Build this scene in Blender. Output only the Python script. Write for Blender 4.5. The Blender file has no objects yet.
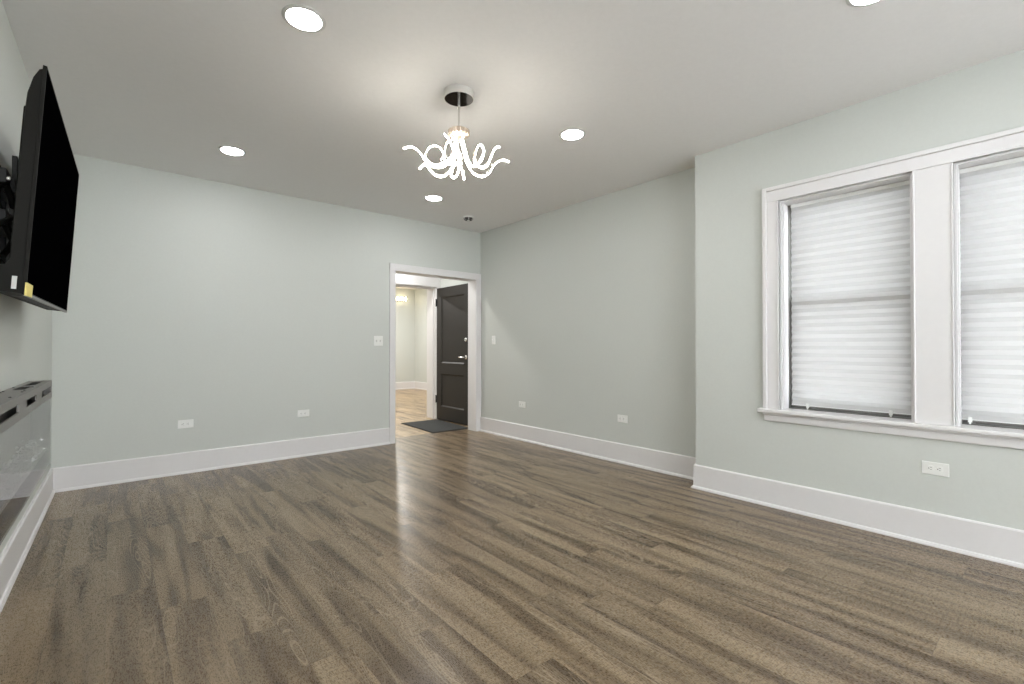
import bpy, bmesh, math, random
from mathutils import Vector, Matrix
random.seed(7)
S = bpy.context.scene
COL = S.collection

# ------------------------------------------------------------ camera, world, exposure
YAW, PITCH, FPX, CAMH = 0.7058, 0.0091, 470.74, 1.1656
cam_d = bpy.data.cameras.new('camera'); cam = bpy.data.objects.new('camera', cam_d); COL.objects.link(cam)
fw = Vector((math.sin(YAW)*math.cos(PITCH), math.cos(YAW)*math.cos(PITCH), math.sin(PITCH)))
rt = Vector((math.cos(YAW), -math.sin(YAW), 0)); upv = rt.cross(fw)
cam.matrix_world = Matrix(((rt.x, upv.x, -fw.x, 0), (rt.y, upv.y, -fw.y, 0), (rt.z, upv.z, -fw.z, CAMH), (0, 0, 0, 1)))
cam_d.sensor_width = 36; cam_d.lens = FPX/1024*36; cam_d.clip_start = .05
S.camera = cam
w = bpy.data.worlds.new('overcast_sky'); S.world = w; w.use_nodes = True
w.node_tree.nodes['Background'].inputs[0].default_value = (.93, .97, 1, 1)
w.node_tree.nodes['Background'].inputs[1].default_value = 12.0
S.view_settings.view_transform = 'Standard'; S.view_settings.look = 'None'
S.view_settings.gamma = 1; S.view_settings.use_curve_mapping = False
S.view_settings.exposure = 0.22
CAN_STRENGTH = 104.0       # recessed ceiling lights
ARM_STRENGTH = 46.0        # chandelier light strips
HALL_STRENGTH = 330.0
S.cycles.max_bounces = 10; S.cycles.diffuse_bounces = 7; S.cycles.glossy_bounces = 5
S.cycles.transmission_bounces = 8; S.cycles.sample_clamp_indirect = 6
S.cycles.caustics_refractive = False; S.cycles.caustics_reflective = False

# ------------------------------------------------------------ room numbers (metres)
H = 2.74
D = 5.2462            # face of the back wall
XR, XB, YB = 3.8961, 3.673, 1.9733   # right wall, window bay wall, where the bay starts
XL, LW = -.3586, math.tan(-.0135)
YN = -3.0             # wall behind the camera
def xl(y): return XL + (D - y)*LW
YF = 5.412            # far face of the back wall
YV = 6.53             # vestibule's far wall
HB, BT = .1934, .016  # baseboard height, thickness

# ------------------------------------------------------------ material helpers
def mat(name, col, rough=.5, metal=0, spec=.5, emit=None, es=0, **kw):
    m = bpy.data.materials.new(name); m.use_nodes = True
    b = m.node_tree.nodes['Principled BSDF']
    b.inputs['Base Color'].default_value = (*col, 1); b.inputs['Roughness'].default_value = rough
    b.inputs['Metallic'].default_value = metal; b.inputs['Specular IOR Level'].default_value = spec
    if emit: b.inputs['Emission Color'].default_value = (*emit, 1); b.inputs['Emission Strength'].default_value = es
    for k, v in kw.items(): b.inputs[k.replace('_', ' ')].default_value = v
    return m
def nodes(m): return m.node_tree.nodes, m.node_tree.links
def bumpy(m, scale, strength, dist=.002, var=0.0):
    """fine noise bump, and a faint mottling of the colour"""
    N, L = nodes(m); b = N['Principled BSDF']
    tc = N.new('ShaderNodeTexCoord'); n = N.new('ShaderNodeTexNoise'); n.inputs['Scale'].default_value = scale
    n.inputs['Detail'].default_value = 4
    L.new(tc.outputs['Object'], n.inputs['Vector'])
    bp = N.new('ShaderNodeBump'); bp.inputs['Strength'].default_value = strength; bp.inputs['Distance'].default_value = dist
    L.new(n.outputs[0], bp.inputs['Height']); L.new(bp.outputs[0], b.inputs['Normal'])
    if var:
        c = b.inputs['Base Color'].default_value[:3]
        r = N.new('ShaderNodeValToRGB'); r.color_ramp.elements[0].position = .3; r.color_ramp.elements[1].position = .7
        r.color_ramp.elements[0].color = (*[x*(1-var) for x in c], 1); r.color_ramp.elements[1].color = (*[x*(1+var) for x in c], 1)
        L.new(n.outputs[0], r.inputs[0]); L.new(r.outputs[0], b.inputs['Base Color'])
    return m

M = {}
M['wall'] = bumpy(mat('sage_wall_paint', (.59, .613, .585), .55, spec=.3), 60, .08, .001, .012)
M['ceiling'] = bumpy(mat('ceiling_paint', (.80, .792, .788), .7, spec=.2), 40, .08, .001, .012)
M['trim'] = bumpy(mat('white_trim_paint', (.745, .735, .74), .35, spec=.4), 30, .05, .001, .008)
M['white_plastic'] = mat('white_plastic', (.82, .83, .81), .35)
M['ring_paint'] = mat('ring_paint', (.62, .62, .61), .4)
M['sash'] = mat('shadow_grey_sash', (.20, .195, .185), .5)  # dark colour stands in for shadow in the gaps around the paper blinds
M['slot'] = mat('dark_slot', (.06, .06, .06), .6)
M['chrome'] = mat('chrome', (.82, .80, .77), .12, 1)
M['satin'] = mat('satin_nickel', (.70, .69, .67), .25, 1)
M['black_metal'] = mat('black_metal', (.012, .012, .012), .45)
M['black_plastic'] = bumpy(mat('black_plastic', (.010, .0095, .008), .6, spec=.15), 400, .1, .0005)
M['screen'] = mat('screen_off', (.0008, .0008, .001), .5, spec=0)
M['grey_metal'] = bumpy(mat('grey_metal', (.225, .216, .205), .45, .5), 200, .05, .0005, .03)
M['door'] = bumpy(mat('dark_door_paint', (.030, .027, .024), .5, spec=.3), 50, .1, .001, .06)
M['label_white'] = mat('white_sticker', (.62, .62, .60), .6)
M['label_yellow'] = mat('yellow_sticker', (.80, .68, .22), .6)
M['can'] = mat('lit_diffuser', (.9, .9, .9), .5, emit=(.985, .99, 1), es=CAN_STRENGTH)
M['far_fill'] = mat('far_fill_diffuser', (.9, .9, .9), .5, emit=(1, .985, .96), es=HALL_STRENGTH*3.2)  # glow of the lights added in the far room
M['hall_can'] = mat('lit_hall_diffuser', (.9, .9, .9), .5, emit=(1, .985, .97), es=HALL_STRENGTH)
M['arm_light'] = mat('lit_warm_strip', (.9, .85, .75), .5, emit=(1, .935, .82), es=ARM_STRENGTH)
M['bulb'] = mat('lit_warm_bulb', (.9, .85, .75), .5, emit=(1, .80, .52), es=24)
def thin_glass(name, tint, ior=1.5):
    m = bpy.data.materials.new(name); m.use_nodes = True; N, L = nodes(m); N.remove(N['Principled BSDF'])
    fr = N.new('ShaderNodeFresnel')
    ge = N.new('ShaderNodeNewGeometry'); mr = N.new('ShaderNodeMapRange')      # both faces of the sheet reflect alike
    mr.inputs[3].default_value = ior; mr.inputs[4].default_value = 1/ior
    L.new(ge.outputs['Backfacing'], mr.inputs[0]); L.new(mr.outputs[0], fr.inputs[0])
    t = N.new('ShaderNodeBsdfTransparent'); t.inputs[0].default_value = (*tint, 1)
    g = N.new('ShaderNodeBsdfGlossy'); g.inputs['Roughness'].default_value = .0
    x = N.new('ShaderNodeMixShader'); L.new(fr.outputs[0], x.inputs[0]); L.new(t.outputs[0], x.inputs[1]); L.new(g.outputs[0], x.inputs[2])
    L.new(x.outputs[0], N['Material Output'].inputs[0]); return m
M['clear_glass'] = thin_glass('clear_glass', (.97, .98, .97))
M['pane'] = thin_glass('window_pane', (.97, .98, .98))
M['fire_glass'] = thin_glass('fireplace_glass', (.88, .88, .88), 1.22)
M['crystal'] = mat('crystal_chip', (.93, .94, .95), .08, .6, spec=.8)
M['cavity'] = mat('firebox_back', (.62, .61, .60), .6)
M['black_border'] = mat('black_glass_border', (.01, .01, .01), .04)

# translucent pleated paper
m = bpy.data.materials.new('pleated_paper'); m.use_nodes = True; N, L = nodes(m)
out = N['Material Output']; N.remove(N['Principled BSDF'])
df = N.new('ShaderNodeBsdfDiffuse'); df.inputs[0].default_value = (.80, .80, .80, 1)
tr = N.new('ShaderNodeBsdfTranslucent'); tr.inputs[0].default_value = (.55, .55, .55, 1)
mx = N.new('ShaderNodeMixShader'); mx.inputs[0].default_value = .5
nz = N.new('ShaderNodeTexNoise'); nz.inputs['Scale'].default_value = 180; nz.inputs['Detail'].default_value = 3
tcx = N.new('ShaderNodeTexCoord'); L.new(tcx.outputs['Object'], nz.inputs['Vector'])
bpn = N.new('ShaderNodeBump'); bpn.inputs['Strength'].default_value = .15; bpn.inputs['Distance'].default_value = .001
L.new(nz.outputs[0], bpn.inputs['Height']); L.new(bpn.outputs[0], df.inputs['Normal'])
L.new(df.outputs[0], mx.inputs[1]); L.new(tr.outputs[0], mx.inputs[2]); L.new(mx.outputs[0], out.inputs[0])
M['paper'] = m

# vinyl plank floor: planks run along Y
def floor_material(name='brown_oak_plank', W=.182, LEN=1.22, gain=(1, 1, 1)):
    m = bpy.data.materials.new(name); m.use_nodes = True; N, L = nodes(m); b = N['Principled BSDF']
    def math_(op, a, b_=None, c=None):
        n = N.new('ShaderNodeMath'); n.operation = op
        for i, v in enumerate((a, b_, c)):
            if v is None: continue
            if isinstance(v, (int, float)): n.inputs[i].default_value = v
            else: L.new(v, n.inputs[i])
        return n.outputs[0]
    def vec(x, y, z=0.0):
        n = N.new('ShaderNodeCombineXYZ')
        for i, v in enumerate((x, y, z)):
            if isinstance(v, (int, float)): n.inputs[i].default_value = v
            else: L.new(v, n.inputs[i])
        return n.outputs[0]
    def noise(v, scale, detail, rough=.5, dist=0.0):
        n = N.new('ShaderNodeTexNoise'); n.inputs['Scale'].default_value = scale; n.inputs['Detail'].default_value = detail
        n.inputs['Roughness'].default_value = rough; n.inputs['Distortion'].default_value = dist
        L.new(v, n.inputs['Vector']); return n.outputs[0]
    def ramp(v, *stops):
        n = N.new('ShaderNodeValToRGB'); cr = n.color_ramp
        while len(cr.elements) < len(stops): cr.elements.new(.5)
        for e, (p, c) in zip(cr.elements, stops): e.position = p; e.color = (*c, 1) if not isinstance(c, (int, float)) else (c, c, c, 1)
        L.new(v, n.inputs[0]); return n.outputs[0]
    def mixc(kind, fac, a, b_):
        n = N.new('ShaderNodeMix'); n.data_type = 'RGBA'; n.blend_type = kind
        if isinstance(fac, (int, float)): n.inputs[0].default_value = fac
        else: L.new(fac, n.inputs[0])
        for i, v in ((6, a), (7, b_)):
            if isinstance(v, tuple): n.inputs[i].default_value = (*v, 1)
            else: L.new(v, n.inputs[i])
        return n.outputs[2]
    g = N.new('ShaderNodeNewGeometry'); sp = N.new('ShaderNodeSeparateXYZ'); L.new(g.outputs['Position'], sp.inputs[0])
    x, y = sp.outputs[0], sp.outputs[1]
    u = math_('DIVIDE', math_('ADD', x, 20.03), W); row = math_('FLOOR', u); fu = math_('FRACT', u)
    wn = N.new('ShaderNodeTexWhiteNoise'); wn.noise_dimensions = '1D'; L.new(row, wn.inputs['W'])
    v = math_('ADD', math_('DIVIDE', math_('ADD', y, 20.0), LEN), math_('MULTIPLY', wn.outputs['Value'], 7.3)); cl = math_('FLOOR', v); fv = math_('FRACT', v)
    wi = N.new('ShaderNodeTexWhiteNoise'); wi.noise_dimensions = '2D'; L.new(vec(row, cl), wi.inputs['Vector'])
    pid = wi.outputs['Value']; sc = N.new('ShaderNodeSeparateColor'); L.new(wi.outputs['Color'], sc.inputs[0])
    off = math_('MULTIPLY', pid, 37.0); off2 = math_('MULTIPLY', sc.outputs[1], 19.0)
    # broad dark and light bands along the plank
    band = noise(vec(math_('ADD', math_('MULTIPLY', x, 12.0), off), math_('ADD', math_('MULTIPLY', y, 1.05), off2), off), 1.0, 2.5, .5, .45)
    # cathedral rings
    ring0 = noise(vec(math_('ADD', math_('MULTIPLY', x, 8.0), off2), math_('ADD', math_('MULTIPLY', y, .95), off), off2), 1.0, 1.5, .4, .2)
    rings = math_('SINE', math_('MULTIPLY', ring0, 190.0))
    fine = noise(vec(math_('ADD', math_('MULTIPLY', x, 330.0), off), math_('MULTIPLY', y, 85.0), off), 1.0, 3.0, .6)
    saw = noise(vec(math_('ADD', math_('MULTIPLY', x, 26.0), off), math_('MULTIPLY', y, 210.0), off2), 1.0, 3.0, .6)
    base = ramp(band, (.34, (.084, .056, .030)), (.44, (.128, .089, .052)), (.53, (.196, .144, .089)), (.72, (.258, .196, .126)))
    tone = ramp(pid, (0, .88), (.5, 1.0), (1, 1.10))
    c = mixc('MULTIPLY', 1.0, base, tone)
    c = mixc('MULTIPLY', .6, c, ramp(fine, (.30, .70), (.50, 1.0), (.70, 1.26)))
    c = mixc('MULTIPLY', .6, c, ramp(saw, (.34, .64), (.50, 1.0), (.66, 1.34)))
    lines = math_('MULTIPLY', ramp(rings, (.60, 0.0), (.98, 1.0)), ramp(ring0, (.47, 0.0), (.60, .5)))
    c = mixc('MIX', lines, c, (.36, .29, .21))
    ex = math_('MULTIPLY', math_('MINIMUM', fu, math_('SUBTRACT', 1.0, fu)), W)
    ey = math_('MULTIPLY', math_('MINIMUM', fv, math_('SUBTRACT', 1.0, fv)), LEN)
    e = math_('MINIMUM', ex, ey)
    seam = ramp(math_('MULTIPLY', e, 400.0), (.0, .62), (.75, 1.0))
    c = mixc('MULTIPLY', 1.0, c, seam)
    c = mixc('MULTIPLY', 1.0, c, gain)
    L.new(c, b.inputs['Base Color'])
    hgt = math_('ADD', math_('MULTIPLY', fine, .5), math_('ADD', math_('MULTIPLY', saw, .45), math_('MULTIPLY', seam, .8)))
    bp = N.new('ShaderNodeBump'); bp.inputs['Strength'].default_value = .12; bp.inputs['Distance'].default_value = .0008
    L.new(hgt, bp.inputs['Height']); L.new(bp.outputs[0], b.inputs['Normal'])
    L.new(ramp(fine, (.3, .24), (.7, .33)), b.inputs['Roughness'])
    b.inputs['Specular IOR Level'].default_value = .5
    return m
M['floor'] = floor_material()
M['hall_floor'] = floor_material('light_oak_strip', .083, .9, (1.95, 1.85, 1.65))
m = mat('charcoal_mat_pile', (.07, .072, .07), .95, spec=.1); M['mat'] = bumpy(m, 260, 1.0, .004, .45)
M['mat_edge'] = mat('black_mat_edge', (.03, .03, .03), .8)

# ------------------------------------------------------------ geometry helpers
def obj(name, bm, material, parent=None, bevel=0, smooth=False, loc=None):
    me = bpy.data.meshes.new(name)
    bmesh.ops.recalc_face_normals(bm, faces=bm.faces)
    bm.to_mesh(me); bm.free()
    if smooth:
        for p in me.polygons: p.use_smooth = True
    o = bpy.data.objects.new(name, me); COL.objects.link(o)
    me.materials.append(M[material] if isinstance(material, str) else material)
    if parent: o.parent = parent
    if loc: o.location = loc
    if bevel:
        b = o.modifiers.new('bevel', 'BEVEL'); b.width = bevel; b.segments = 2; b.limit_method = 'ANGLE'; b.angle_limit = .6
    if smooth:
        try:
            s = me.attributes.new('sharp_edge', 'BOOLEAN', 'EDGE')
            bm2 = bmesh.new(); bm2.from_mesh(me); bm2.edges.ensure_lookup_table()
            for e in bm2.edges:
                if len(e.link_faces) == 2 and e.calc_face_angle(0) > .7: s.data[e.index].value = True
            bm2.free()
        except Exception: pass
    return o
def empty(name, loc=(0, 0, 0)):
    o = bpy.data.objects.new(name, None); o.location = loc; o.empty_display_size = .1; COL.objects.link(o); return o
def tag(o, label, cat, group=None):
    o['label'] = label; o['category'] = cat
    if group: o['group'] = group
    return o
def struct(o): o['kind'] = 'structure'; return o
def box(bm, a, b):
    x0, x1 = sorted((a[0], b[0])); y0, y1 = sorted((a[1], b[1])); z0, z1 = sorted((a[2], b[2]))
    v = [bm.verts.new((x, y, z)) for z in (z0, z1) for x, y in ((x0, y0), (x1, y0), (x1, y1), (x0, y1))]
    for f in ((3, 2, 1, 0), (4, 5, 6, 7), (0, 1, 5, 4), (1, 2, 6, 5), (2, 3, 7, 6), (3, 0, 4, 7)): bm.faces.new([v[i] for i in f])
def boxes(*bs):
    bm = bmesh.new()
    for a, b in bs: box(bm, a, b)
    return bm
def prism(bm, pts, z0, z1):
    """vertical prism over a plan polygon"""
    lo = [bm.verts.new((x, y, z0)) for x, y in pts]; hi = [bm.verts.new((x, y, z1)) for x, y in pts]
    bm.faces.new(lo[::-1]); bm.faces.new(hi)
    for i in range(len(pts)):
        j = (i+1) % len(pts); bm.faces.new((lo[i], lo[j], hi[j], hi[i]))
def loft(bm, rings, cap=True, closed=True):
    R = [[bm.verts.new(p) for p in r] for r in rings]
    n = len(R[0])
    for a, b in zip(R, R[1:]):
        for i in range(n if closed else n-1):
            j = (i+1) % n; bm.faces.new((a[i], a[j], b[j], b[i]))
    if cap and closed: bm.faces.new(R[0][::-1]); bm.faces.new(R[-1])
def lathe(bm, prof, seg=40, c=(0, 0, 0), axis='z'):
    """surface of revolution from (radius, height) pairs; a zero radius closes it"""
    rows = []
    for r, h in prof:
        if r == 0: rows.append([bm.verts.new(_ax(0, 0, h, c, axis))])
        else: rows.append([bm.verts.new(_ax(r*math.cos(2*math.pi*i/seg), r*math.sin(2*math.pi*i/seg), h, c, axis)) for i in range(seg)])
    for a, b in zip(rows, rows[1:]):
        for i in range(seg):
            j = (i+1) % seg
            if len(a) == 1 and len(b) == 1: continue
            if len(a) == 1: bm.faces.new((a[0], b[j], b[i]))
            elif len(b) == 1: bm.faces.new((a[i], a[j], b[0]))
            else: bm.faces.new((a[i], a[j], b[j], b[i]))
def _ax(a, b, h, c, axis):
    p = {'z': (a, b, h), 'x': (h, a, b), 'y': (b, h, a)}[axis]
    return (p[0]+c[0], p[1]+c[1], p[2]+c[2])
def spline(pts, n=10):
    P = [Vector(p) for p in pts]; P = [P[0]*2-P[1]] + P + [P[-1]*2-P[-2]]; out = []
    for i in range(1, len(P)-2):
        for k in range(n):
            t = k/n; a, b, c, d = P[i-1:i+3]
            out.append(.5*((2*b) + (c-a)*t + (2*a-5*b+4*c-d)*t*t + (3*b-a-3*c+d)*t**3))
    out.append(P[-2]); return out
def tube(bm, path, r, seg=10):
    path = [Vector(p) for p in path]; rings = []; nrm = None
    for i, p in enumerate(path):
        t = (path[min(i+1, len(path)-1)] - path[max(i-1, 0)]).normalized()
        if nrm is None:
            nrm = t.orthogonal().normalized()
        nrm = (nrm - t*nrm.dot(t)).normalized(); bi = t.cross(nrm)
        rings.append([p + (nrm*math.cos(2*math.pi*k/seg) + bi*math.sin(2*math.pi*k/seg))*r for k in range(seg)])
    loft(bm, rings)
def copy_tree(o, parent=None):
    c = o.copy(); COL.objects.link(c)
    if parent: c.parent = parent
    for ch in list(o.children): copy_tree(ch, c)
    return c

# ------------------------------------------------------------ floor and ceiling
YFAR = 11.7
YT = 5.52
struct(obj('floor', boxes(((-1.2, YN-.2, -.1), (7.2, YT, 0))), 'floor'))
struct(obj('floor_hall', boxes(((-1.2, YT, -.1), (7.2, YFAR+.3, 0))), 'hall_floor'))
bm = boxes(((-1.2, YN-.2, H), (7.2, YFAR+.3, H+.12)))
struct(obj('ceiling', bm, 'ceiling'))

# ------------------------------------------------------------ walls
bm = bmesh.new(); prism(bm, [(xl(YN-.2), YN-.2), (xl(D), D), (xl(D)-.2, D), (xl(YN-.2)-.2, YN-.2)], 0, H)
struct(obj('wall_left', bm, 'wall'))
DX0, DX1, DZ = 2.612, 3.81, 2.077
bm = boxes(((-.75, D, 0), (DX0-.02, YF, H)), ((DX1+.02, D, 0), (XR, YF, H)), ((DX0-.02, D, DZ+.02), (DX1+.02, YF, H)))
struct(obj('wall_back', bm, 'wall'))
bm = boxes(((XR, YB-.02, 0), (XR+.25, YF, H)))
struct(obj('wall_right', bm, 'wall'))
# the bay wall that carries the windows
O1, O2, WZ0, WZ1 = (.586, 1.33), (-.339, .405), .695, 2.215
XO = XB+.25
bm = boxes(((XB, O1[1], 0), (XO, YB, H)), ((XB, YN-.2, 0), (XO, O2[0], H)), ((XB, O2[1], 0), (XO, O1[0], H)),
           ((XB, O1[0], 0), (XO, O1[1], WZ0)), ((XB, O2[0], 0), (XO, O2[1], WZ0)),
           ((XB, O1[0], WZ1), (XO, O1[1], H)), ((XB, O2[0], WZ1), (XO, O2[1], H)))
struct(obj('wall_bay', bm, 'wall'))
NX0, NX1, NZ0, NZ1 = .2, 2.8, .40, 2.40     # unseen opening added behind the viewpoint to let in fill light
struct(obj('wall_near', boxes(((-.75, YN-.2, 0), (NX0, YN, H)), ((NX1, YN-.2, 0), (XB, YN, H)), ((NX0, YN-.2, 0), (NX1, YN, NZ0)), ((NX0, YN-.2, NZ1), (NX1, YN, H))), 'wall'))

# baseboards: board with a chamfered top and a small shoe moulding, extruded along a path of plan points
def base_run(name, pts, side):
    """pts along the wall face, side=+1 when the room lies to the left of the direction of travel"""
    prof = [(0, 0), (.030, 0), (.030, .008), (.024, .019), (BT, .022), (BT, HB-.008), (BT-.006, HB), (0, HB)]
    P = [Vector(p) for p in pts]; rings = []
    for i, p in enumerate(P):
        d0 = (P[i]-P[i-1]).normalized() if i else (P[1]-P[0]).normalized()
        d1 = (P[i+1]-P[i]).normalized() if i < len(P)-1 else d0
        n0 = Vector((-d0.y, d0.x))*side; n1 = Vector((-d1.y, d1.x))*side
        n = (n0+n1); n = n/(n.dot(n0))
        rings.append([(p.x+n.x*o, p.y+n.y*o, z) for o, z in prof])
    bm = bmesh.new(); loft(bm, rings)
    return struct(obj(name, bm, 'trim'))
base_run('baseboard_left', [(xl(YN), YN), (xl(D), D)], -1)
base_run('baseboard_back', [(xl(D), D), (DX0-.075, D)], -1)
base_run('baseboard_right', [(XR, D), (XR, YB), (XB, YB), (XB, YN)], -1)

# ------------------------------------------------------------ doorway to the vestibule
bm = boxes(((DX0-.075, D-.020, 0), (DX0, D, DZ)), ((DX1, D-.020, 0), (XR-.001, D, DZ)), ((DX0-.075, D-.020, DZ), (XR-.001, D, DZ+.087)))
struct(obj('trim_1', bm, 'trim', bevel=.003))
bm = boxes(((DX0-.02, D-.004, 0), (DX0, YF+.01, DZ)), ((DX1, D-.004, 0), (DX1+.02, YF+.01, DZ)), ((DX0-.02, D-.004, DZ), (DX1+.02, YF+.01, DZ+.02)))
struct(obj('trim_2', bm, 'trim', bevel=.002))

# vestibule shell, far opening and the room beyond
VX0, VX1 = 2.2, 4.03
JX, JZ, YJ = 3.955, 2.10, 6.53+.25
bm = boxes(((VX1, YF, 0), (VX1+.12, YV, H)))
struct(obj('wall_vestibule_right', bm, 'wall'))
struct(obj('wall_vestibule_left', boxes(((VX0-.12, YF, 0), (VX0, YV, H))), 'wall'))
bm = boxes(((JX+.02, YV, 0), (VX1+.12, YJ, H)), ((VX0-.12, YV, 0), (VX0+.1, YJ, H)), ((VX0+.1, YV, JZ+.02), (JX+.02, YJ, H)))
struct(obj('wall_vestibule_back', bm, 'wall'))
bm = boxes(((JX, YV-.004, 0), (JX+.02, YJ+.004, JZ)), ((VX0+.1, YV-.004, 0), (VX0+.12, YJ+.004, JZ)), ((VX0+.1, YV-.004, JZ), (JX+.02, YJ+.004, JZ+.02)),
           ((JX-.014, YV+.055, 0), (JX, YV+.10, JZ)), ((VX0+.12, YV+.055, JZ-.014), (JX, YV+.10, JZ)),
           ((VX0+.0, YV-.02, JZ+.012), (VX1, YV, JZ+.30)), ((VX0, YV-.02, 0), (VX0+.105, YV, JZ+.012)), ((JX+.014, YV-.02, 0), (VX1, YV, JZ+.012)),
           ((JX+.0, YJ, 0), (JX+.10, YJ+.02, JZ)))
struct(obj('trim_3', bm, 'trim', bevel=.002))
FX1 = 6.42
struct(obj('wall_far', boxes(((1.5, YFAR, 0), (FX1+.2, YFAR+.2, H))), 'wall'))
struct(obj('wall_far_right', boxes(((FX1, YJ, 0), (FX1+.2, YFAR, H))), 'wall'))
struct(obj('wall_far_left', boxes(((1.3, YJ, 0), (1.5, YFAR+.2, H))), 'wall'))
struct(obj('wall_far_near', boxes(((VX1+.12, YV, 0), (FX1+.2, YJ, H)), ((1.3, YV, 0), (VX0-.12, YJ, H))), 'wall'))
base_run('baseboard_far', [(1.5, YFAR), (FX1, YFAR), (FX1, YJ)], -1)

# dark panel door, opened back against the vestibule wall; hinge at the far jamb
DY0, DY1, DF, DB, DTOP = 5.605, 6.49, 3.955, 3.995, 2.085
def door_slab():
    bm = bmesh.new(); z0 = .012
    st = .125
    rails = [(z0, .225), (.735, .905), (1.935, DTOP)]
    for y0, y1 in ((DY0, DY0+st), (DY1-st, DY1)): box(bm, (DF, y0, z0), (DB, y1, DTOP))
    for a, b in rails: box(bm, (DF, DY0+st, a), (DB, DY1-st, b))
    for a, b in ((.225, .735), (.905, 1.935)):
        box(bm, (DF+.016, DY0+st, a), (DB-.016, DY1-st, b))
        # sloped moulding round each recessed panel
        y0, y1 = DY0+st, DY1-st; s = .018
        for (p, q) in (((y0, a), (y1, a)), ((y1, a), (y1, b)), ((y1, b), (y0, b)), ((y0, b), (y0, a))):
            cy, cz = (y0+y1)/2, (a+b)/2
            def ins(t): return (t[0]+(s if t[0] < cy else -s), t[1]+(s if t[1] < cz else -s))
            pi, qi = ins(p), ins(q)
            vs = [bm.verts.new(v) for v in ((DF+.002, *p), (DF+.002, *q), (DF+.016, *qi), (DF+.016, *pi))]
            bm.faces.new(vs)
    return bm
door = struct(empty('door_1', (DF, DY1, 0)))
def place_child(o, par):
    o.parent = par; o.matrix_parent_inverse = Matrix.Translation(-Vector(par.location)); return o
place_child(obj('door_panel', door_slab(), 'door', bevel=.0015), door)
for z in (.33, 1.86):
    bm = boxes(((DF-.004, DY1-.002, z-.055), (DF+.012, DY1+.03, z+.055)))
    lathe(bm, [(0, z-.06), (.009, z-.06), (.009, z+.06), (0, z+.06)], 12, (DF-.009, DY1+.008, 0))
    place_child(obj('hinge', bm, 'black_metal'), door)
ly = DY0+.065
bm = bmesh.new(); lathe(bm, [(0, -.014), (.026, -.014), (.031, -.010), (.031, 0), (0, 0)], 24, (DF, ly, 1.005), 'x')
lathe(bm, [(0, -.055), (.011, -.055), (.011, -.012), (0, -.012)], 16, (DF, ly, 1.005), 'x')
h = place_child(obj('lever_handle', bm, 'satin', smooth=True), door)
bm = bmesh.new(); tube(bm, spline([(DF-.046, ly-.008, 1.005), (DF-.050, ly+.03, 1.006), (DF-.050, ly+.08, 1.005), (DF-.046, ly+.128, 1.003)], 6), .0095, 12)
lv = obj('lever', bm, 'satin', smooth=True); lv.parent = h; lv.matrix_parent_inverse = Matrix.Translation(-Vector(door.location))
lv.matrix_parent_inverse = Matrix.Identity(4)
bm = bmesh.new(); lathe(bm, [(0, -.018), (.022, -.018), (.029, -.012), (.029, 0), (0, 0)], 24, (DF, ly, 1.262), 'x')
box(bm, (DF-.032, ly-.005, 1.262-.019), (DF-.017, ly+.005, 1.262+.019))
place_child(obj('deadbolt', bm, 'satin', bevel=.001), door)

# doormat
MT = tag(empty('doormat', (3.615, 5.965, 0)), 'dark charcoal rectangular doormat on the wood floor in front of the open dark door', 'mat')
bm = boxes(((-.29, -.47, .001), (.285, .50, .012)))
bmesh.ops.subdivide_edges(bm, edges=bm.edges, cuts=14, use_grid_fill=True)
obj('mat_pile', bm, 'mat', MT)
bm = boxes(((-.305, -.485, .0005), (-.29, .515, .008)), ((.285, -.485, .0005), (.30, .515, .008)), ((-.29, -.485, .0005), (.285, -.47, .008)), ((-.29, .50, .0005), (.285, .515, .008)))
obj('mat_border', bm, 'mat_edge', MT, bevel=.002)
MT.rotation_euler.z = -.05

# ------------------------------------------------------------ windows in the bay wall
CW = .106
bm = bmesh.new()
yL, yR, zT = O1[1]+CW, O2[0]-CW, WZ1+CW
for a, b in (((XB-.018, O1[1], .71), (XB, yL, WZ1)), ((XB-.018, yR, .71), (XB, O2[0], WZ1)), ((XB-.018, yR, WZ1), (XB, yL, zT)),
             ((XB-.020, O2[1], .71), (XB, O1[0], WZ1))): box(bm, a, b)
struct(obj('trim_4', bm, 'trim', bevel=.003))                                 # flat casing boards
bm = boxes(((XB-.034, yL-.026, .71), (XB, yL+.001, zT+.001)), ((XB-.034, yR-.001, .71), (XB, yR+.026, zT+.001)), ((XB-.034, yR+.026, zT-.026), (XB, yL-.026, zT+.001)),
           ((XB-.024, O1[1]+.0, .71), (XB, O1[1]+.012, WZ1)), ((XB-.024, yR+.094, .71), (XB, yR+.106, WZ1)), ((XB-.024, O2[0], WZ1), (XB, O1[1]+.012, WZ1+.012)),
           ((XB-.025, O1[0]-.010, .71), (XB, O1[0], WZ1)), ((XB-.025, O2[1], .71), (XB, O2[1]+.010, WZ1)))
struct(obj('trim_5', bm, 'trim', bevel=.004))                                 # raised backband
bm = boxes(((XB-.050, yR-.036, .683), (XB+.13, yL+.036, .710)))
struct(obj('trim_6', bm, 'trim', bevel=.006))                                 # stool
bm = boxes(((XB-.016, yR, .622), (XB, yL, .683)), ((XB-.026, yR-.006, .667), (XB, yL+.006, .683)))
struct(obj('trim_7', bm, 'trim', bevel=.004))                                 # apron
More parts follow.
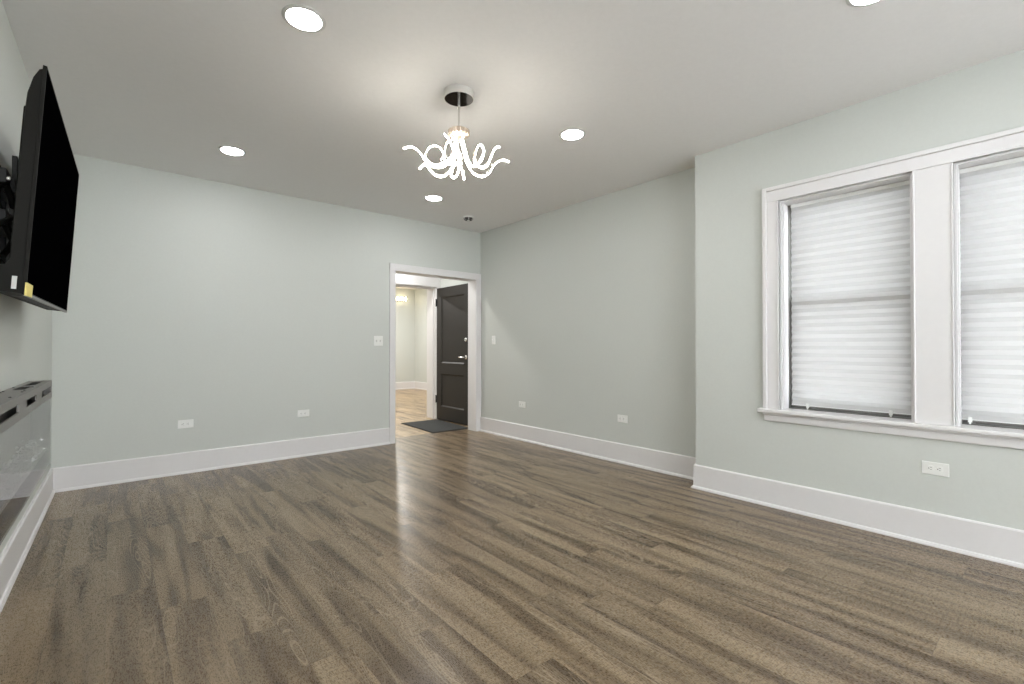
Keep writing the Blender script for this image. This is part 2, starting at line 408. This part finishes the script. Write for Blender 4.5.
def window(name, o):
    y0, y1 = o; root = struct(empty(name, (XB+.16, (y0+y1)/2, WZ0)))
    def ch(nm, bm, m, **k): return place_child(obj(nm, bm, m, **k), root)
    t = .012
    # reveal lining with a stop bead
    ch('window_frame', boxes(((XB, y0, .71), (XB+.128, y0+t, WZ1)), ((XB, y1-t, .71), (XB+.128, y1, WZ1)), ((XB, y0+t, WZ1-t), (XB+.128, y1-t, WZ1)),
                             ((XB+.02, y0+t, .71), (XB+.035, y0+t+.006, WZ1-t)), ((XB+.02, y1-t-.006, .71), (XB+.035, y1-t, WZ1-t))), 'trim', bevel=.0015)
    ch('sash_track', boxes(((XB+.128, y0, .71), (XO, y0+t+.003, WZ1)), ((XB+.128, y1-t-.003, .71), (XO, y1, WZ1)), ((XB+.128, y0+t, WZ1-t), (XO, y1-t, WZ1)), ((XB+.13, y0+t, WZ0), (XO, y1-t, .716))), 'sash')  # outer part of the frame, coloured dark as if in shadow
    mid, a, b = 1.475, y0+t+.002, y1-t-.002
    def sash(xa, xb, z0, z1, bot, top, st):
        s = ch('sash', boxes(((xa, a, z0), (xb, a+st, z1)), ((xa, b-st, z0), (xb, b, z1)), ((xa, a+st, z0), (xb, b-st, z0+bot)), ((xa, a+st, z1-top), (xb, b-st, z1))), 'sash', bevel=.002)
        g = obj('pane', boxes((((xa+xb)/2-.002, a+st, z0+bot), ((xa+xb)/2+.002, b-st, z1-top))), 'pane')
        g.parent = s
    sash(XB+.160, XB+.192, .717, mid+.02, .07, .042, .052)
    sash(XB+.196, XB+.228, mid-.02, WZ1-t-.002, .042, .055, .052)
    return root
window('window_1', O1); window('window_2', O2)

# unseen window added behind the viewpoint for fill light: frame, three lights
fill_win = struct(empty('fill_window', ((NX0+NX1)/2, YN, NZ0)))
fr = []
for k in range(4):
    x = NX0+(NX1-NX0-.08)*k/3; fr.append(((x, YN-.17, NZ0), (x+.08, YN-.05, NZ1)))
fr += [((NX0, YN-.17, NZ0), (NX1, YN-.05, NZ0+.06)), ((NX0, YN-.17, NZ1-.06), (NX1, YN-.05, NZ1)), ((NX0, YN-.15, 1.44), (NX1, YN-.08, 1.49)),
       ((NX0-.10, YN, NZ0-.02), (NX0, YN+.018, NZ1+.10)), ((NX1, YN, NZ0-.02), (NX1+.10, YN+.018, NZ1+.10)), ((NX0, YN, NZ1), (NX1, YN+.018, NZ1+.10)), ((NX0-.14, YN-.05, NZ0-.03), (NX1+.14, YN+.05, NZ0))]
place_child(obj('window_frame', boxes(*fr), 'trim', bevel=.003), fill_win)

# pleated paper shades with clips
def shade(o, label, clips, g0=.030, g1=.040):
    y0, y1 = o[0]+g0, o[1]-g1
    xs, z1, z0, pitch, amp = XB+.112, WZ1-.016, .744, .0528, .013
    root = tag(empty('pleated_shade', (xs, (y0+y1)/2, z1)), label, 'window shade', 'pleated paper shades in the double window')
    bm = bmesh.new(); n = int(round((z1-.02-z0)/(pitch/2))); rows = []
    for i in range(n+1):
        z = z1-.02 - (z1-.02-z0)*i/n; x = amp/2 if i % 2 else -amp/2
        rows.append([bm.verts.new((x, y-(y0+y1)/2, z-z1)) for y in [y0+(y1-y0)*k/6 for k in range(7)]])
    for r, q in zip(rows, rows[1:]):
        for i in range(6): bm.faces.new((r[i], r[i+1], q[i+1], q[i]))
    p = obj('pleated_sheet', bm, 'paper', root)
    sd = p.modifiers.new('thickness', 'SOLIDIFY'); sd.thickness = .0006
    hw = (y1-y0)/2
    obj('head_rail', boxes(((-.014, -hw, -.024), (.014, hw, 0))), 'white_plastic', root, bevel=.002)
    obj('bottom_strip', boxes(((-.013, -hw, z0-z1-.004), (.013, hw, z0-z1+.001))), 'white_plastic', root)
    for y in clips:
        yy = y-(y0+y1)/2; zz = z0-z1
        bm = boxes(((-.022, yy-.009, zz-.016), (-.012, yy+.009, zz+.014)), ((-.022, yy-.009, zz-.008), (.014, yy+.009, zz-.004)), ((-.026, yy-.004, zz-.026), (-.014, yy+.004, zz-.010)))
        obj('clip', bm, 'white_plastic', root, bevel=.0015)
shade(O1, 'white pleated paper shade with two clips, in the window nearer the room corner', (1.185, .717))
shade(O2, 'white pleated paper shade at the right edge, beyond the white centre post', (.355, -.24), .03, .014)

# ------------------------------------------------------------ recessed ceiling lights
def recessed(material, size=1.0):
    root = empty('recessed_light')
    bm = bmesh.new(); lathe(bm, [(.076, .0), (.080, -.006), (.090, -.006), (.098, -.002), (.098, 0), (.076, 0)], 48)
    obj('trim_ring', bm, 'ring_paint', root, smooth=True)
    bm = bmesh.new(); lathe(bm, [(0, -.009), (.060, -.0085), (.074, -.007), (.0765, -.003), (.0765, -.001)], 48)
    obj('diffuser', bm, material, root, smooth=True)
    return root
lights = [((.698, 2.36), 'lit round recessed ceiling light nearest the top left, above the television side'),
          ((.735, 4.335), 'lit round recessed ceiling light near the left end of the back wall'),
          ((2.60, 2.36), 'lit round recessed ceiling light just right of the chandelier'),
          ((2.60, 4.33), 'lit round recessed ceiling light below the chandelier, closest to the doorway'),
          ((2.56, .54), 'lit round recessed ceiling light cut by the top edge, nearest the windows')]
GL = 'round recessed lights in the ceiling'
first = recessed('can')
for i, ((x, y), lb) in enumerate(lights):
    o = first if i == 0 else copy_tree(first)
    o.location = (x, y, H); tag(o, lb, 'ceiling light', GL)
o = copy_tree(first); o.location = (.72, .575, H); tag(o, 'unseen round recessed ceiling light added over the viewpoint for brightness', 'ceiling light', GL)  # unseen light added for brightness, on the grid of the visible ones
o = copy_tree(first); o.location = (.72, -1.3, H); tag(o, 'unseen round recessed ceiling light added behind the viewpoint, near the fill window', 'ceiling light', GL)  # extra unseen light, added to brighten the left wall and front floor
o = recessed('hall_can'); o.location = (3.0, 6.1, H); tag(o, 'lit round recessed ceiling light in the vestibule beyond the doorway', 'ceiling light')
o = recessed('far_fill')  # lights added out of view to brighten the far room
for ii, (x, y, lb) in enumerate(((3.2, 8.3, 'unseen fill light added in the far room, near its opening'), (5.0, 10.2, 'unseen fill light added in the far room, near its back wall'))):
    c = o if ii == 0 else copy_tree(o); c.location = (x, y, H); tag(c, lb, 'ceiling light')

# smoke detector
sm = tag(empty('smoke_detector', (3.30, 4.69, H)), 'small round white smoke detector with a dark vented side, on the ceiling by the corner', 'smoke detector')
bm = bmesh.new(); lathe(bm, [(0, 0), (.062, 0), (.062, -.012), (.056, -.018), (0, -.018)], 36)
obj('mounting_plate', bm, 'white_plastic', sm, smooth=True)
bm = bmesh.new(); lathe(bm, [(0, -.018), (.058, -.018), (.056, -.030), (.046, -.042), (0, -.044)], 36)
obj('vent_band', bm, 'slot', sm, smooth=True)
bm = bmesh.new(); lathe(bm, [(0, -.049), (.014, -.048), (.018, -.043), (0, -.043)], 24); obj('test_button', bm, 'white_plastic', sm, smooth=True)
for k in range(6):
    a = 2*math.pi*k/6; bm = bmesh.new()
    tube(bm, [(.057*math.cos(a), .057*math.sin(a), -.018), (.055*math.cos(a), .055*math.sin(a), -.031), (.044*math.cos(a), .044*math.sin(a), -.0435)], .0035, 6)
    obj('vent_rib', bm, 'white_plastic', sm)

# ------------------------------------------------------------ chandelier
CHX, CHY = 1.633, 2.423
chn = tag(empty('chandelier', (CHX, CHY, H)), 'chrome chandelier of curling lit ribbon arms hung from a round ceiling canopy', 'chandelier')
bm = bmesh.new(); lathe(bm, [(0, 0), (.092, 0), (.092, -.043), (.090, -.045), (.088, -.045)], 48)
cnp = obj('canopy', bm, mat('brushed_canopy', (.80, .78, .75), .35, .6), chn, smooth=True)
bm = bmesh.new(); lathe(bm, [(.089, -.0445), (0, -.0450)], 48)
obj('mirror_plate', bm, mat('mirror_plate', (.30, .29, .28), .06, 1), cnp)
bm = bmesh.new(); lathe(bm, [(0, -.045), (.0085, -.045), (.0085, -.10), (.0055, -.102), (.0055, -.245), (0, -.245)], 14)
obj('rod', bm, 'satin', chn, smooth=True)
bm = bmesh.new(); lathe(bm, [(0, -.236), (.056, -.236), (.060, -.240), (.060, -.270), (.050, -.276), (.020, -.280), (.018, -.305), (0, -.305)], 40)
for k in range(16):
    a = 2*math.pi*k/16; lathe(bm, [(0, -.238), (.007, -.240), (.007, -.268), (0, -.270)], 8, (.060*math.cos(a), .062*math.sin(a), 0))
obj('hub', bm, mat('hub_metal', (.66, .56, .47), .3, .9), chn, smooth=True)
# arms: millimetres along the fixture's long side, front to back, and below the ceiling
ARMS = [
 [(-15,20,-270),(-23,-50,-365),(-34,-100,-450),(-58,-130,-498),(-101,-120,-512),(-156,-60,-482),(-203,-10,-430),(-231,30,-379),(-270,60,-330),(-318,80,-303),(-364,100,-307)],
 [(-5,40,-261),(-29,90,-306),(-72,130,-354),(-129,160,-380),(-186,180,-378),(-230,200,-339),(-244,210,-294),(-224,220,-251),(-183,210,-241),(-143,190,-264),(-121,160,-315),(-131,130,-365)],
 [(-4,-30,-294),(14,-110,-398),(32,-160,-495),(43,-180,-557),(51,-190,-610)],
 [(-18,0,-280),(-46,-20,-301),(-69,-50,-335),(-78,-90,-393),(-69,-120,-454),(-47,-150,-503),(-17,-180,-509),(-5,-190,-472),(-16,-180,-414),(-38,-150,-358),(-71,-110,-308)],
 [(-14,40,-262),(-32,100,-324),(-55,130,-399),(-81,120,-456),(-117,80,-494),(-151,40,-500),(-177,20,-479),(-198,0,-453),(-217,-20,-461),(-233,-50,-493)],
 [(-7,30,-267),(-13,80,-333),(-12,110,-411),(-26,120,-468),(-48,110,-491),(-59,90,-471),(-41,70,-430),(-17,50,-423)],
 [(8,0,-280),(31,-50,-369),(54,-90,-456),(83,-120,-524),(117,-130,-559),(155,-110,-562),(190,-70,-524),(212,-30,-469),(243,10,-423),(278,40,-404),(309,60,-408)],
 [(16,30,-267),(31,60,-326),(49,90,-387),(74,110,-415),(107,130,-396),(137,120,-358),(147,100,-313),(124,80,-289),(103,60,-325),(93,40,-386),(104,20,-438),(141,0,-469),(176,-20,-461),(194,-20,-418),(211,-10,-370),(230,0,-341),(250,20,-331)]]
axu, axd = Vector((rt.x, rt.y, 0)).normalized(), Vector((math.sin(YAW), math.cos(YAW), 0))
for k_, pts in enumerate(ARMS):
    P = spline([axu*(a/1000) + axd*(b/1000) + Vector((0, 0, c/1000)) for a, b, c in pts], 10)
    cen = sum(P, Vector())/len(P)
    inner = []; outer = []
    for i, p in enumerate(P):
        t = (P[min(i+1, len(P)-1)]-P[max(i-1, 0)]).normalized()
        # the metal back of the ribbon faces up and inward
        n = Vector((0, 0, 1)) - t*t.z
        if n.length < .25: n = n + (Vector((-p.x, -p.y, 0)).normalized()*.5)
        n = (n - t*n.dot(t)).normalized()
        inner.append(p+n*.0045); outer.append(p-n*.0015)
    bm = bmesh.new(); tube(bm, inner, .0055, 8); a = obj('ribbon_arm', bm, 'chrome', chn, smooth=True)
    bm = bmesh.new(); tube(bm, outer, 0.0057 if k_ != 1 else .0045, 8); obj('light_strip', bm, 'arm_light', a, smooth=True)

# ------------------------------------------------------------ outlets and switches
def round_slot(bm, c, w_, h_, d):
    """vertical slot bar sticking out a hair of the face: local x across, z up, -y out"""
    box(bm, (c[0]-w_/2, c[1]-d, c[2]-h_/2), (c[0]+w_/2, c[1]+.001, c[2]+h_/2))
def outlet():
    """horizontal duplex outlet, local +x along the wall, -y into the room"""
    root = empty('wall_outlet')
    bm = boxes(((-.060, -.0062, -.0375), (.060, 0, .0375)))
    obj('cover_plate', bm, 'white_plastic', root, bevel=.003)
    for s in (-1, 1):
        bm = bmesh.new(); ring = []
        for k in range(28):
            a = 2*math.pi*k/28; ring.append((s*.0195+max(-.0135, min(.0135, .0175*math.cos(a))), .0172*math.sin(a)))
        loft(bm, [[(x, y, z) for x, z in ring] for y in (-.002, -.0085)])
        r = obj('receptacle', bm, 'white_plastic', root)
        bm = bmesh.new()
        round_slot(bm, (s*.0195+.001, -.0085, .0062), .0085, .0022, .0003); round_slot(bm, (s*.0195+.001, -.0085, -.0062), .0065, .0022, .0003)
        lathe(bm, [(0, -.0088), (.0028, -.0088), (.0028, -.008), (0, -.008)], 12, (s*.0195-.0085, 0, 0), 'y')
        obj('slots', bm, 'slot', r)
    bm = bmesh.new(); lathe(bm, [(0, -.0078), (.0026, -.0074), (.0032, -.006), (0, -.006)], 12, (0, 0, 0), 'y')
    obj('screw', bm, 'white_plastic', root, smooth=True)
    return root
GO = 'horizontal white wall outlets'
first = outlet()
for i, (loc, rz, lb) in enumerate([
    ((.528, D, .452), 0, 'white horizontal wall outlet low on the back wall, the one farther from the doorway'),
    ((1.560, D, .453), 0, 'white horizontal wall outlet low on the back wall, the one nearer the doorway'),
    ((XR, 4.375, .441), -math.pi/2, 'small white wall outlet on the right wall, close to the room corner and door'),
    ((XR, 2.867, .441), -math.pi/2, 'white wall outlet on the right wall, close to where the wall steps out'),
    ((XB, .494, .450), -math.pi/2, 'white horizontal wall outlet below the double window')]):
    o = first if i == 0 else copy_tree(first)
    o.location = loc; o.rotation_euler.z = rz; tag(o, lb, 'outlet', GO)
def switch(name, gangs):
    root = empty(name); w_ = .035+.023*(gangs-1)
    obj('cover_plate', boxes(((-w_, -.0062, -.058), (w_, 0, .058))), 'white_plastic', root, bevel=.003)
    for g in range(gangs):
        x = (g-(gangs-1)/2)*.046
        bz = obj('toggle_slot', boxes(((x-.0062, -.0072, -.0125), (x+.0062, -.002, .0125))), mat('toggle_surround', (.55, .55, .54), .5), root)
        bm = bmesh.new(); loft(bm, [[(x-.0045, -.006, -.006), (x+.0045, -.006, -.006), (x+.0045, -.006, .006), (x-.0045, -.006, .006)],
                                    [(x-.0035, -.021, .005), (x+.0035, -.021, .005), (x+.0035, -.019, .012), (x-.0035, -.019, .012)]])
        obj('toggle', bm, 'white_plastic', bz, bevel=.001)
        for z in (-.030, .030):
            bm = bmesh.new(); lathe(bm, [(0, -.0076), (.0026, -.0072), (.0032, -.006), (0, -.006)], 12, (x, 0, z), 'y')
            obj('screw', bm, 'white_plastic', root, smooth=True)
    return root
o = switch('light_switch', 2); o.location = (2.398, D, 1.229); tag(o, 'white double toggle light switch on the back wall beside the door casing', 'light switch')
o = switch('light_switch', 1); o.location = (XR, 4.947, 1.247); o.rotation_euler.z = -math.pi/2; tag(o, 'white single light switch on the right wall next to the corner', 'light switch')

# ------------------------------------------------------------ wall sconce in the far room
sc_ = tag(empty('wall_sconce', (5.97, YFAR, 2.42)), 'lit warm glass wall sconce on the far room wall seen through the doorway', 'wall lamp')
obj('back_plate', boxes(((-.17, -.025, -.03), (.17, 0, .03))), 'satin', sc_, bevel=.005)
for k in range(3):
    x = (k-1)*.125
    bm = bmesh.new(); tube(bm, spline([(x, -.02, 0), (x, -.08, .0), (x, -.10, -.03)], 6), .008, 8); obj('bracket', bm, 'satin', sc_, smooth=True)
    bm = bmesh.new(); lathe(bm, [(.030, -.03), (.048, .0), (.050, .11), (.047, .11), (.045, .003), (.028, -.027)], 20, (x, -.10, 0)); obj('glass_shade', bm, 'clear_glass', sc_, smooth=True)
    bm = bmesh.new(); lathe(bm, [(0, -.028), (.012, -.02), (.022, .02), (.024, .05), (.014, .075), (0, .08)], 16, (x, -.10, 0)); obj('bulb', bm, 'bulb', sc_, smooth=True)

# ------------------------------------------------------------ electric fireplace on the left wall
FPY, FPH, FT = 3.21, .84, .10          # centre along the wall, half length, depth
Z0, ZB, ZG, Z1 = .455, .555, .853, .956  # bottom, top of black border, top of glass, top
fp = tag(empty('electric_fireplace', (xl(FPY), FPY, Z0)), 'long grey electric fireplace with glossy glass front, low on the left wall under the television', 'fireplace')
fp.rotation_euler.z = math.atan(LW)
# local: x out of the wall, y along it, z up from the bottom
zb, zg, z1 = ZB-Z0, ZG-Z0, Z1-Z0
T = .0015
holes = [(.375, .785), (-.155, .165), (-.785, -.375)]
hz0, hz1 = .888-Z0, .922-Z0
bm = bmesh.new()
box(bm, (0, -FPH, 0), (.004, FPH, z1))                                   # back sheet
box(bm, (0, -FPH, 0), (FT-.006, FPH, .004))                              # bottom
for s in (-1, 1): box(bm, (0, s*FPH, 0), (FT-.005, s*(FPH-.004), z1))    # ends
box(bm, (FT-.006, -FPH, zg), (FT, FPH, hz0)); box(bm, (FT-.006, -FPH, hz1), (FT, FPH, z1))
ys = [-FPH]+sum([list(h_) for h_ in sorted(holes)], [])+[FPH]
for a, b in zip(ys[0::2], ys[1::2]): box(bm, (FT-.006, a, hz0), (FT, b, hz1))
slots = [(.40, .70), (.06, .34)]                           # vents in the top
yy = [-FPH]+sum([list(h_) for h_ in sorted(slots)], [])+[FPH]
for a, b in zip(yy[0::2], yy[1::2]): box(bm, (.004, a, z1-.004), (FT-.006, b, z1))
for a, b in slots: box(bm, (.004, a, z1-.004), (.026, b, z1)); box(bm, (FT-.030, a, z1-.004), (FT-.006, b, z1))
obj('housing', bm, 'grey_metal', fp)
obj('vent_lining', boxes(((.004, -FPH+.01, zg+.004), (FT-.030, FPH-.01, zg+.010)), ((FT-.04, -FPH+.01, zg+.010), (FT-.036, FPH-.01, z1-.008))), 'slot', fp)
for y in (-.05, -.12, -.42, .22):
    for x in (.012, .080):
        bm = bmesh.new(); lathe(bm, [(0, z1+.004), (.004, z1+.003), (.005, z1-.001), (0, z1-.001)], 10, (x, y, 0))
        obj('screw', bm, 'slot', fp)
obj('firebox', boxes(((.004, -FPH+.004, .004), (.008, FPH-.004, zg)), ((.008, -FPH+.004, zg-.004), (FT-.008, FPH-.004, zg)), ((.008, -FPH+.03, zb-.012), (FT-.010, FPH-.03, zb-.006))), 'cavity', fp)
obj('glass_front', boxes(((FT-.005, -FPH, 0), (FT, FPH, zg-.0005))), 'fire_glass', fp)
obj('black_border', boxes(((FT-.0065, -FPH+.004, .004), (FT-.0055, FPH-.004, zb)), ((FT-.0065, FPH-.03, zb), (FT-.0055, FPH-.004, zg-.004)), ((FT-.0065, -FPH+.004, zb), (FT-.0055, -FPH+.03, zg-.004))), 'black_border', fp)
bm = bmesh.new()
for i in range(1500):
    c = Vector((random.uniform(.014, FT-.022), random.uniform(-FPH+.04, FPH-.04), zb-.004+abs(random.gauss(0, .034)))); r = random.uniform(.004, .012)
    R = Matrix.Rotation(random.uniform(0, 6.28), 3, Vector((random.gauss(0, 1), random.gauss(0, 1), random.gauss(0, 1))).normalized())
    vs = [bm.verts.new(c + R @ Vector(q)*r*random.uniform(.7, 1.1)) for q in ((1, 0, 0), (-1, 0, 0), (0, 1, 0), (0, -1, 0), (0, 0, 1), (0, 0, -1))]
    for f in ((0, 2, 4), (2, 1, 4), (1, 3, 4), (3, 0, 4), (2, 0, 5), (1, 2, 5), (3, 1, 5), (0, 3, 5)): bm.faces.new([vs[k] for k in f])
cr = obj('crystal_bed', bm, 'crystal', fp); cr['kind'] = 'stuff'; cr['label'] = 'clear glass crystal bed'

# ------------------------------------------------------------ television on its wall arm
TW, TH = 1.45, .83
tv = tag(empty('television', (-.19, 3.102, 1.771)), 'large black flat television tilted down on a wall arm on the left wall', 'television')
ta, tt, tr_ = math.radians(1.153), math.radians(3.454), math.radians(.743)
wd = Vector((math.sin(ta), math.cos(ta), 0)); n0 = Vector((math.cos(ta), -math.sin(ta), 0)); up = Vector((0, 0, 1))*math.cos(tt)+n0*math.sin(tt)
wd, up = wd*math.cos(tr_)+up*math.sin(tr_), -wd*math.sin(tr_)+up*math.cos(tr_); nn = wd.cross(up)
tv.rotation_mode = 'QUATERNION'
tv.rotation_quaternion = Matrix((nn, wd, up)).transposed().to_quaternion()
# local: x out of the screen, y along the width (toward the back wall), z up; the screen's face is x = 0
hw, hh = TW/2, TH/2
bm = boxes(((-.011, -hw, -hh), (0, -hw+.006, hh)), ((-.011, hw-.006, -hh), (0, hw, hh)), ((-.011, -hw+.006, hh-.006), (0, hw-.006, hh)), ((-.011, -hw+.006, -hh), (0, hw-.006, -hh+.013)))
obj('bezel', bm, 'black_plastic', tv, bevel=.0012)
obj('screen', boxes(((-.008, -hw+.006, -hh+.013), (-.0012, hw-.006, hh-.006))), 'screen', tv)
obj('lower_trim', boxes(((-.010, -hw+.004, -hh-.002), (.0015, hw-.004, -hh+.008))), mat('bezel_silver', (.16, .16, .155), .3, .8), tv, bevel=.001)
# moulded back: thin at the top, thick in the lower half
def back_profile(y, k):
    """k scales depth near the side edges"""
    pr = [(-.009, hh-.012), (-.020, hh-.018), (-.034, hh-.050), (-.045, hh-.11), (-.048, hh-.20), (-.050, -.02), (-.051, -.29), (-.060, -.312), (-.088, -.322), (-.095, -.335), (-.095, -hh+.03), (-.085, -hh+.006), (-.009, -hh+.004)]
    return [(-.009+(x+.009)*k, y, z) for x, z in pr]
bm = bmesh.new(); loft(bm, [back_profile(-hw+.004, .90), back_profile(-hw+.012, .99), back_profile(-hw+.03, 1.0), back_profile(hw-.03, 1.0), back_profile(hw-.012, .99), back_profile(hw-.004, .90)])
obj('back_cover', bm, 'black_plastic', tv)
bm = boxes(((-.058, -hw+.06, -.285), (-.046, hw-.06, hh-.14)))
obj('rear_housing', bm, 'black_plastic', tv, bevel=.006)
o = obj('sticker', boxes(((-.038, -hw+.0015, -.397), (-.0255, -hw+.0042, -.352))), 'label_white', tv); o['label'] = 'white sticker on the side'
o = obj('sticker', boxes(((-.004, -hw-.0006, -.417), (.0016, -hw+.125, -.371))), 'label_yellow', tv); o['label'] = 'yellow sticker on the lower corner'
bm = boxes(*[((-.056, -hw+.18+i*.09, -hh+.0035), (-.022, -hw+.24+i*.09, -hh+.0055)) for i in range(12)])
obj('bottom_vents', bm, 'slot', tv)
# wall arm
mx_ = xl(3.1)
mt = tag(empty('television_wall_mount', (mx_, 3.10, 1.74)), 'black articulated metal wall mount arm behind the television', 'television mount')
obj('wall_plate', boxes(((0, -.14, -.20), (.014, .14, -.15)), ((0, -.14, .15), (.014, .14, .20)), ((0, -.05, -.20), (.03, .05, .20))), 'black_metal', mt, bevel=.002)
for z in (-.09, .07):
    bm = boxes(((.018, -.42, z), (.044, .04, z+.05))); lathe(bm, [(0, z-.01), (.024, z-.01), (.024, z+.06), (0, z+.06)], 20, (.034, -.42, 0))
    obj('lower_arm', bm, 'black_metal', mt, bevel=.003)
    bm = boxes(((.050, -.44, z-.008), (.076, .0, z+.048)))
    obj('upper_arm', bm, 'black_metal', mt, bevel=.003)
bm = boxes(((.078, -.34, -.20), (.094, -.29, .20)), ((.078, .20, -.20), (.094, .25, .20)), ((.072, -.36, -.07), (.090, .27, -.02)), ((.072, -.36, .05), (.090, .27, .10)))
obj('vesa_plate', bm, 'black_metal', mt, bevel=.002)
for y, z in ((-.43, .08), (-.36, .02), (-.38, -.06), (-.30, -.12)):
    bm = bmesh.new(); lathe(bm, [(0, 0), (.009, 0), (.009, .012), (0, .014)], 12, (.074, y, z), 'x')
    obj('bolt', bm, 'satin', mt, smooth=True)
# hanging cables behind the television
bm = bmesh.new()
tube(bm, spline([(xl(3.45)+.004, 3.45, 2.02), (xl(3.4)+.02, 3.38, 1.93), (xl(3.3)+.05, 3.22, 1.86), (xl(3.1)+.07, 2.98, 1.80), (xl(3)+.08, 2.84, 1.70)], 8), .0022, 8)
lathe(bm, [(0, -.003), (.010, -.002), (.010, .002), (0, .003)], 12, (xl(3.45)+.003, 3.45, 2.02), 'x')
tag(obj('antenna_cable', bm, mat('grey_cable', (.22, .22, .21), .5)), 'thin grey cable running from a wall hole down behind the television', 'cable')
bm = bmesh.new()
tube(bm, spline([(xl(3)+.09, 2.74, 1.58), (xl(3)+.06, 2.70, 1.68), (xl(3)+.05, 2.66, 1.76), (xl(3)+.07, 2.70, 1.80), (xl(3)+.09, 2.76, 1.70), (xl(3)+.08, 2.80, 1.60), (xl(3)+.06, 2.72, 1.52)], 10), .011, 10)
tube(bm, spline([(xl(3)+.10, 2.60, 1.66), (xl(3)+.06, 2.56, 1.60), (xl(3)+.05, 2.60, 1.52), (xl(3)+.09, 2.66, 1.46)], 10), .009, 10)
tag(obj('power_cord', bm, 'black_plastic'), 'bundled black cord looped between the television and the wall', 'cable')
